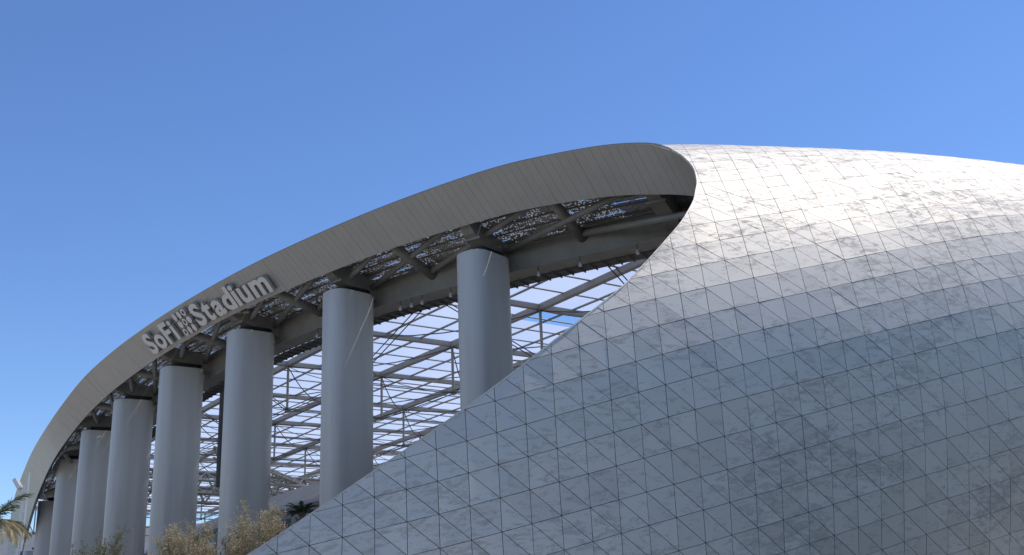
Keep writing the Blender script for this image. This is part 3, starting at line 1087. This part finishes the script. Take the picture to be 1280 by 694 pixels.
for ch in 'SoFi*Stadium':
    if ch == '*':
        x += 0.16
        items.append(('*', x, None)); x += 0.78 + 0.16
        continue
    V, F, NZ = glyph(ch)
    w0, w1 = V[:, 0].min(), V[:, 0].max()
    V[:, 0] -= w0
    items.append((ch, x, (V, F, NZ)))
    x += (w1 - w0) + 0.075
total = x - 0.075
run = S_LEFT - S_RIGHT
kx = run / (total * SIZE)
BASE = 0.175
def place(V, x0, off=0.16):
    out = []
    cxs = x0 + (V[:, 0].max()) / 2
    P, rd, up, n = frame(S_LEFT - cxs * SIZE * kx, BASE)
    for v in V:
        out.append(P + rd * ((x0 + v[0] - cxs) * SIZE * kx) + up * (v[1] * SIZE) + n * (off + (v[2] + 0.05) * SIZE))
    return out
for ch, x0, g in items:
    if ch == '*':
        spots = []
        for r_ in range(3):
            for c_ in range(3):
                spots.append((c_, r_, (c_, r_) in ((2, 2), (1, 1), (0, 0))))
        for c_, r_, hollow in spots:
            V, F, mi = [], [], []
            N = 18
            ex, ey, sl = 0.105, 0.125, 0.0
            if (c_, r_) in ((0, 2), (1, 2), (1, 0), (2, 0)):
                ex, ey = 0.085, 0.135
            cx_, cy_ = 0.14 + c_ * 0.25 + (0.03 if r_ == 1 else 0), 0.06 + r_ * 0.285
            for zz in (-0.05, 0.05):
                for k in range(N):
                    a = 2 * math.pi * k / N
                    V.append((cx_ + ex * math.cos(a), cy_ + ey * math.sin(a), zz))
                if hollow:
                    for k in range(N):
                        a = 2 * math.pi * k / N
                        V.append((cx_ + ex * .5 * math.cos(a), cy_ + ey * .5 * math.sin(a), zz))
            st = 2 * N if hollow else N
            for k in range(N):
                q = (k + 1) % N
                F.append((k, q, st + q, st + k)); mi.append(1)
                if hollow:
                    F.append((N + q, N + k, st + N + k, st + N + q)); mi.append(1)
                    F.append((st + k, st + q, st + N + q, st + N + k)); mi.append(0)
            if not hollow:
                F.append(tuple(range(N, 2 * N))); mi.append(0)
            W = place(np.array(V) - [0, 0, 0], x0)
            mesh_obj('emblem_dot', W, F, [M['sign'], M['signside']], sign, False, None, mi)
        continue
    V, F, NZ = g
    W = place(V, x0)
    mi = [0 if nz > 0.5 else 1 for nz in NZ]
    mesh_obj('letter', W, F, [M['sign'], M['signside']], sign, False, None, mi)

# ------------------------------------------------------------------ floodlights under the ring girder
lamps = [(0.30, 'pair'), (0.36, ''), (0.575, 'trio'), (0.66, ''), (0.75, ''), (1.33, ''), (1.52, ''), (-0.23, ''), (-0.48, ''), (-0.80, '')]
ORD = ['first', 'second', 'third', 'fourth', 'fifth']
seen = {}
for t, _ in sorted(lamps, key=lambda q: abs(q[0])):
    z = col_z(t) - 0.9
    p = at(t, -3.25, z)
    where = 'next' if 0 < t < 1 else ('beyond' if t > 1 else 'rim')
    k = seen[where] = seen.get(where, 0) + 1
    lab = {'next': 'small white girder floodlight, %s from the column nearest the shell towards the second column',
           'beyond': 'small white girder floodlight, %s past the second column from the shell',
           'rim': 'small white girder floodlight, %s from the column nearest the shell towards the shell rim'}[where] % ORD[k - 1]
    grp = 'floodlights under the ring girder'
    fl = thing('floodlight', lab, 'floodlight', (p.x, p.y, z - 1.05), grp)
    m = MB(); m.tube(p, p - Vector((0, 0, .6)), 0.05, n=6); m.tube(p - Vector((0, 0, .6)), p - Vector((0.0, 0.18, .72)), 0.05, n=6); m.build('bracket', M['catwalk'], fl)
    m = MB(); m.tube(p - Vector((0, .05, .62)), p - Vector((0.02, .22, .98)), 0.10, 0.17, n=12); hd = m.build('lamp_head', M['pole'], fl)
    m = MB(); m.tube(p - Vector((0.02, .22, .981)), p - Vector((0.022, .232, 1.02)), 0.165, 0.165, n=12); m.build('lens', M['lens'], hd)

# ------------------------------------------------------------------ lamp post
def from_pixel_dir(u, v):
    return c_f + c_r * ((u - 640) / FPX) + c_u * ((347 - v) / FPX)
def stand(u, y):
    """Ground position on the bearing of the photograph's column u at distance y."""
    d = from_pixel_dir(u, 660)
    return d.x / d.y * y
lx, ly = stand(26.5, 72), 72.0
lp = thing('lamp_post', 'white twin pole lamp post with a tilted lamp box beside the palm', 'lamp post', (lx, ly, 0))
m = MB(); m.tube((lx - .12, ly, 0), (lx - .12, ly, 12.9), 0.085, 0.06, n=10); m.build('pole', M['pole'], lp)
m = MB(); m.tube((lx + .16, ly, 8.6), (lx + .16, ly, 13.7), 0.055, n=10); m.build('pole', M['pole'], lp)
m = MB()
for z in (8.7, 10.0, 11.2, 12.5):
    m.beam((lx - .12, ly, z), (lx + .16, ly, z), 0.06, 0.08)
m.build('rungs', M['pole'], lp)['kind'] = 'stuff'
m = MB(); m.tube((lx, ly, 0), (lx, ly, 0.35), 0.28, 0.22, n=14); m.build('base', M['pole'], lp)
m = MB(); m.beam((lx - .62, ly - .02, 13.35), (lx - .22, ly - .02, 12.72), 0.5, 0.24); lh = m.build('lamp_box', M['pole'], lp)
m = MB(); m.beam((lx - .73, ly - .02, 13.16), (lx - .34, ly - .02, 12.55), 0.42, 0.03); m.build('lens', M['lens'], lh)

# ------------------------------------------------------------------ planting
def shrub_tree(u, y, height, width, seed, leaf, wood, label, group, n_leaf=9000, leafsize=0.06, upright=0.75):
    rd = random.Random(seed)
    x = stand(u, y)
    t = thing('small_tree', label, 'tree', (x, y, 0), group)
    m = MB()
    tips = []
    stems = rd.randint(3, 5)
    for k in range(stems):
        a = 2 * math.pi * k / stems + rd.uniform(-.4, .4)
        p = Vector((x + .12 * math.cos(a), y + .12 * math.sin(a), 0))
        d = Vector((math.cos(a) * .16, math.sin(a) * .16, 1)).normalized()
        pts, L = [p], height * rd.uniform(.5, .62)
        for q in range(7):
            d = (d + Vector((rd.uniform(-.1, .1), rd.uniform(-.1, .1), .04))).normalized()
            pts.append(pts[-1] + d * L / 7)
        m.path(pts, [0.13 * (1 - .75 * i / 7) for i in range(8)], n=6)
        for q in range(2, 8):
            for _ in range(4):
                a2 = rd.uniform(0, 2 * math.pi)
                sp = width * .42 * rd.uniform(.5, 1.05)
                b0 = pts[q]
                top = Vector((x + math.cos(a2) * sp, y + math.sin(a2) * sp, min(height * rd.uniform(.72, 1.0), b0.z + height * rd.uniform(.2, .5))))
                top.z = min(top.z, height * (1.02 - .16 * (sp / (width * .5)) ** 2))
                mid = b0.lerp(top, .5) + Vector((rd.uniform(-.2, .2), rd.uniform(-.2, .2), -.1))
                m.path([b0, mid, top], [.035, .02, .007], n=4)
                tips.append((b0, mid, top))
    m.build('trunk', wood, t)
    tw, lf = MB(), MB()
    for _ in range(n_leaf // 12):
        b0, mid, top = rd.choice(tips)
        f = rd.uniform(.15, 1)
        s = mid.lerp(top, f)
        d = Vector((rd.gauss(0, .55), rd.gauss(0, .55), upright + rd.gauss(0, .35))).normalized()
        L = rd.uniform(.35, .95)
        e = s + d * L
        tw.path([s, s.lerp(e, .5) + Vector((rd.uniform(-.04, .04), rd.uniform(-.04, .04), 0)), e], [.009, .007, .004], n=3)
        for q in range(12):
            c0 = s.lerp(e, rd.uniform(.1, 1.05)) + Vector((rd.gauss(0, .07), rd.gauss(0, .07), rd.gauss(0, .07)))
            ax = Vector((rd.gauss(0, 1), rd.gauss(0, 1), rd.gauss(.3, 1))).normalized()
            bx = ax.cross(Vector((rd.gauss(0, 1), rd.gauss(0, 1), rd.gauss(0, 1)))).normalized()
            z = leafsize * rd.uniform(.6, 1.5)
            lf.add([c0 - ax * z, c0 + bx * z * .45, c0 + ax * z, c0 - bx * z * .45], [(0, 1, 2, 3)])
    tr_ = tw.build('twigs', M['twig'], t); tr_['kind'] = 'stuff'
    cr = lf.build('crown', leaf, t); cr['kind'] = 'stuff'
    return t

def top_at(u, v, y):
    d = from_pixel_dir(u, v)
    return EYE.z + d.z / d.y * y
shrub_tree(232, 80, top_at(232, 634, 80), 5.6, 3, M['golden'], M['twig'], 'dry golden feathery tree between the columns, standing apart from the shell', None, 34000)
shrub_tree(321, 76, top_at(321, 624, 76), 5.4, 5, M['golden'], M['twig'], 'dry golden feathery tree right beside the low corner of the shell', None, 34000)
shrub_tree(125, 84, top_at(125, 655, 84), 5.6, 9, M['olive'], M['bark'], 'sparse grey green tree with thin bare twigs in front of far columns', None, 13000, 0.06)
shrub_tree(296, 83, top_at(296, 652, 83), 2.3, 12, M['darkleaf'], M['bark'], 'narrow dark green tree squeezed between the two golden trees', None, 6000, 0.085)
shrub_tree(191, 86, top_at(191, 686, 86), 1.6, 15, M['darkleaf'], M['bark'], 'low dark green tree at the foot of a column beside the golden trees', None, 3000, 0.08)

def palm(u, y, z_c, L, n_green, n_dry, seed, label, leaf, fan=1.0):
    rd = random.Random(seed)
    x = stand(u, y)
    t = thing('palm_tree', label, 'palm tree', (x, y, 0))
    m = MB()
    m.path([Vector((x + .1 * math.sin(k * .9), y, z_c * k / 10)) for k in range(11)], [0.34 - .012 * k for k in range(11)], n=12)
    tk = m.build('trunk', M['bark'], t)
    m = MB()
    for k in range(40):
        a, z = rd.uniform(0, 6.28), z_c - rd.uniform(.1, 1.6)
        o = Vector((math.cos(a), math.sin(a), 0))
        c0 = Vector((x, y, z)) + o * .2
        m.tube(c0, c0 + o * .28 + Vector((0, 0, .3)), .07, .03, n=5)
    m.build('frond_stubs', M['bark'], tk)
    for k in range(n_green + n_dry):
        dry = k >= n_green
        a = 2 * math.pi * ((k * 0.381966) % 1.0) + rd.uniform(-.15, .15)
        el = rd.uniform(-.25, .4) if dry else rd.uniform(.15, 1.25)
        o = Vector((math.cos(a), math.sin(a), 0))
        Lk = L * rd.uniform(.8, 1.08)
        pts, p = [], Vector((x, y, z_c)) + o * .15
        ang = el
        NS = 16
        for q in range(NS + 1):
            pts.append(p.copy())
            p = p + (o * math.cos(ang) + Vector((0, 0, math.sin(ang)))) * Lk / NS
            ang -= (.055 if not dry else .075) * (1 + q * .06)
        m = MB()
        m.path(pts, [.035 * (1 - .8 * q / NS) for q in range(NS + 1)], n=5)
        side = o.cross(Vector((0, 0, 1))).normalized()
        for q in range(2, NS * 3):
            f = q / 3
            i_ = min(int(f), NS - 1)
            b0 = pts[i_].lerp(pts[i_ + 1], f - i_)
            dr = (pts[i_ + 1] - pts[i_]).normalized()
            ll = L * .24 * math.sin(math.pi * min(1, (f / NS) * .85 + .15)) * rd.uniform(.8, 1.15)
            for s in (-1, 1):
                dd = (dr * .75 + side * s * fan * .75 + Vector((0, 0, rd.uniform(-.5, .25) - (.5 if dry else 0)))).normalized()
                e = b0 + dd * ll
                wv = dr * .028
                m.add([b0 - wv, b0 + wv, b0.lerp(e, .6) + wv * .8, e - Vector((0, 0, ll * .12)), b0.lerp(e, .6) - wv * .8], [(0, 1, 2, 3, 4)])
        fr = m.build('frond', M['strawleaf'] if dry else leaf, t)
        if dry:
            fr['label'] = 'dead straw coloured frond'
    return t
palm(-10, 58, top_at(-10, 650, 58), 2.6, 8, 13, 21, 'palm with green and straw coloured fronds beside the lamp post', M['palmleaf'])
palm(376, 92, top_at(376, 641, 92), 1.5, 18, 0, 33, 'small dark green palm behind the low corner of the shell', M['darkleaf'])
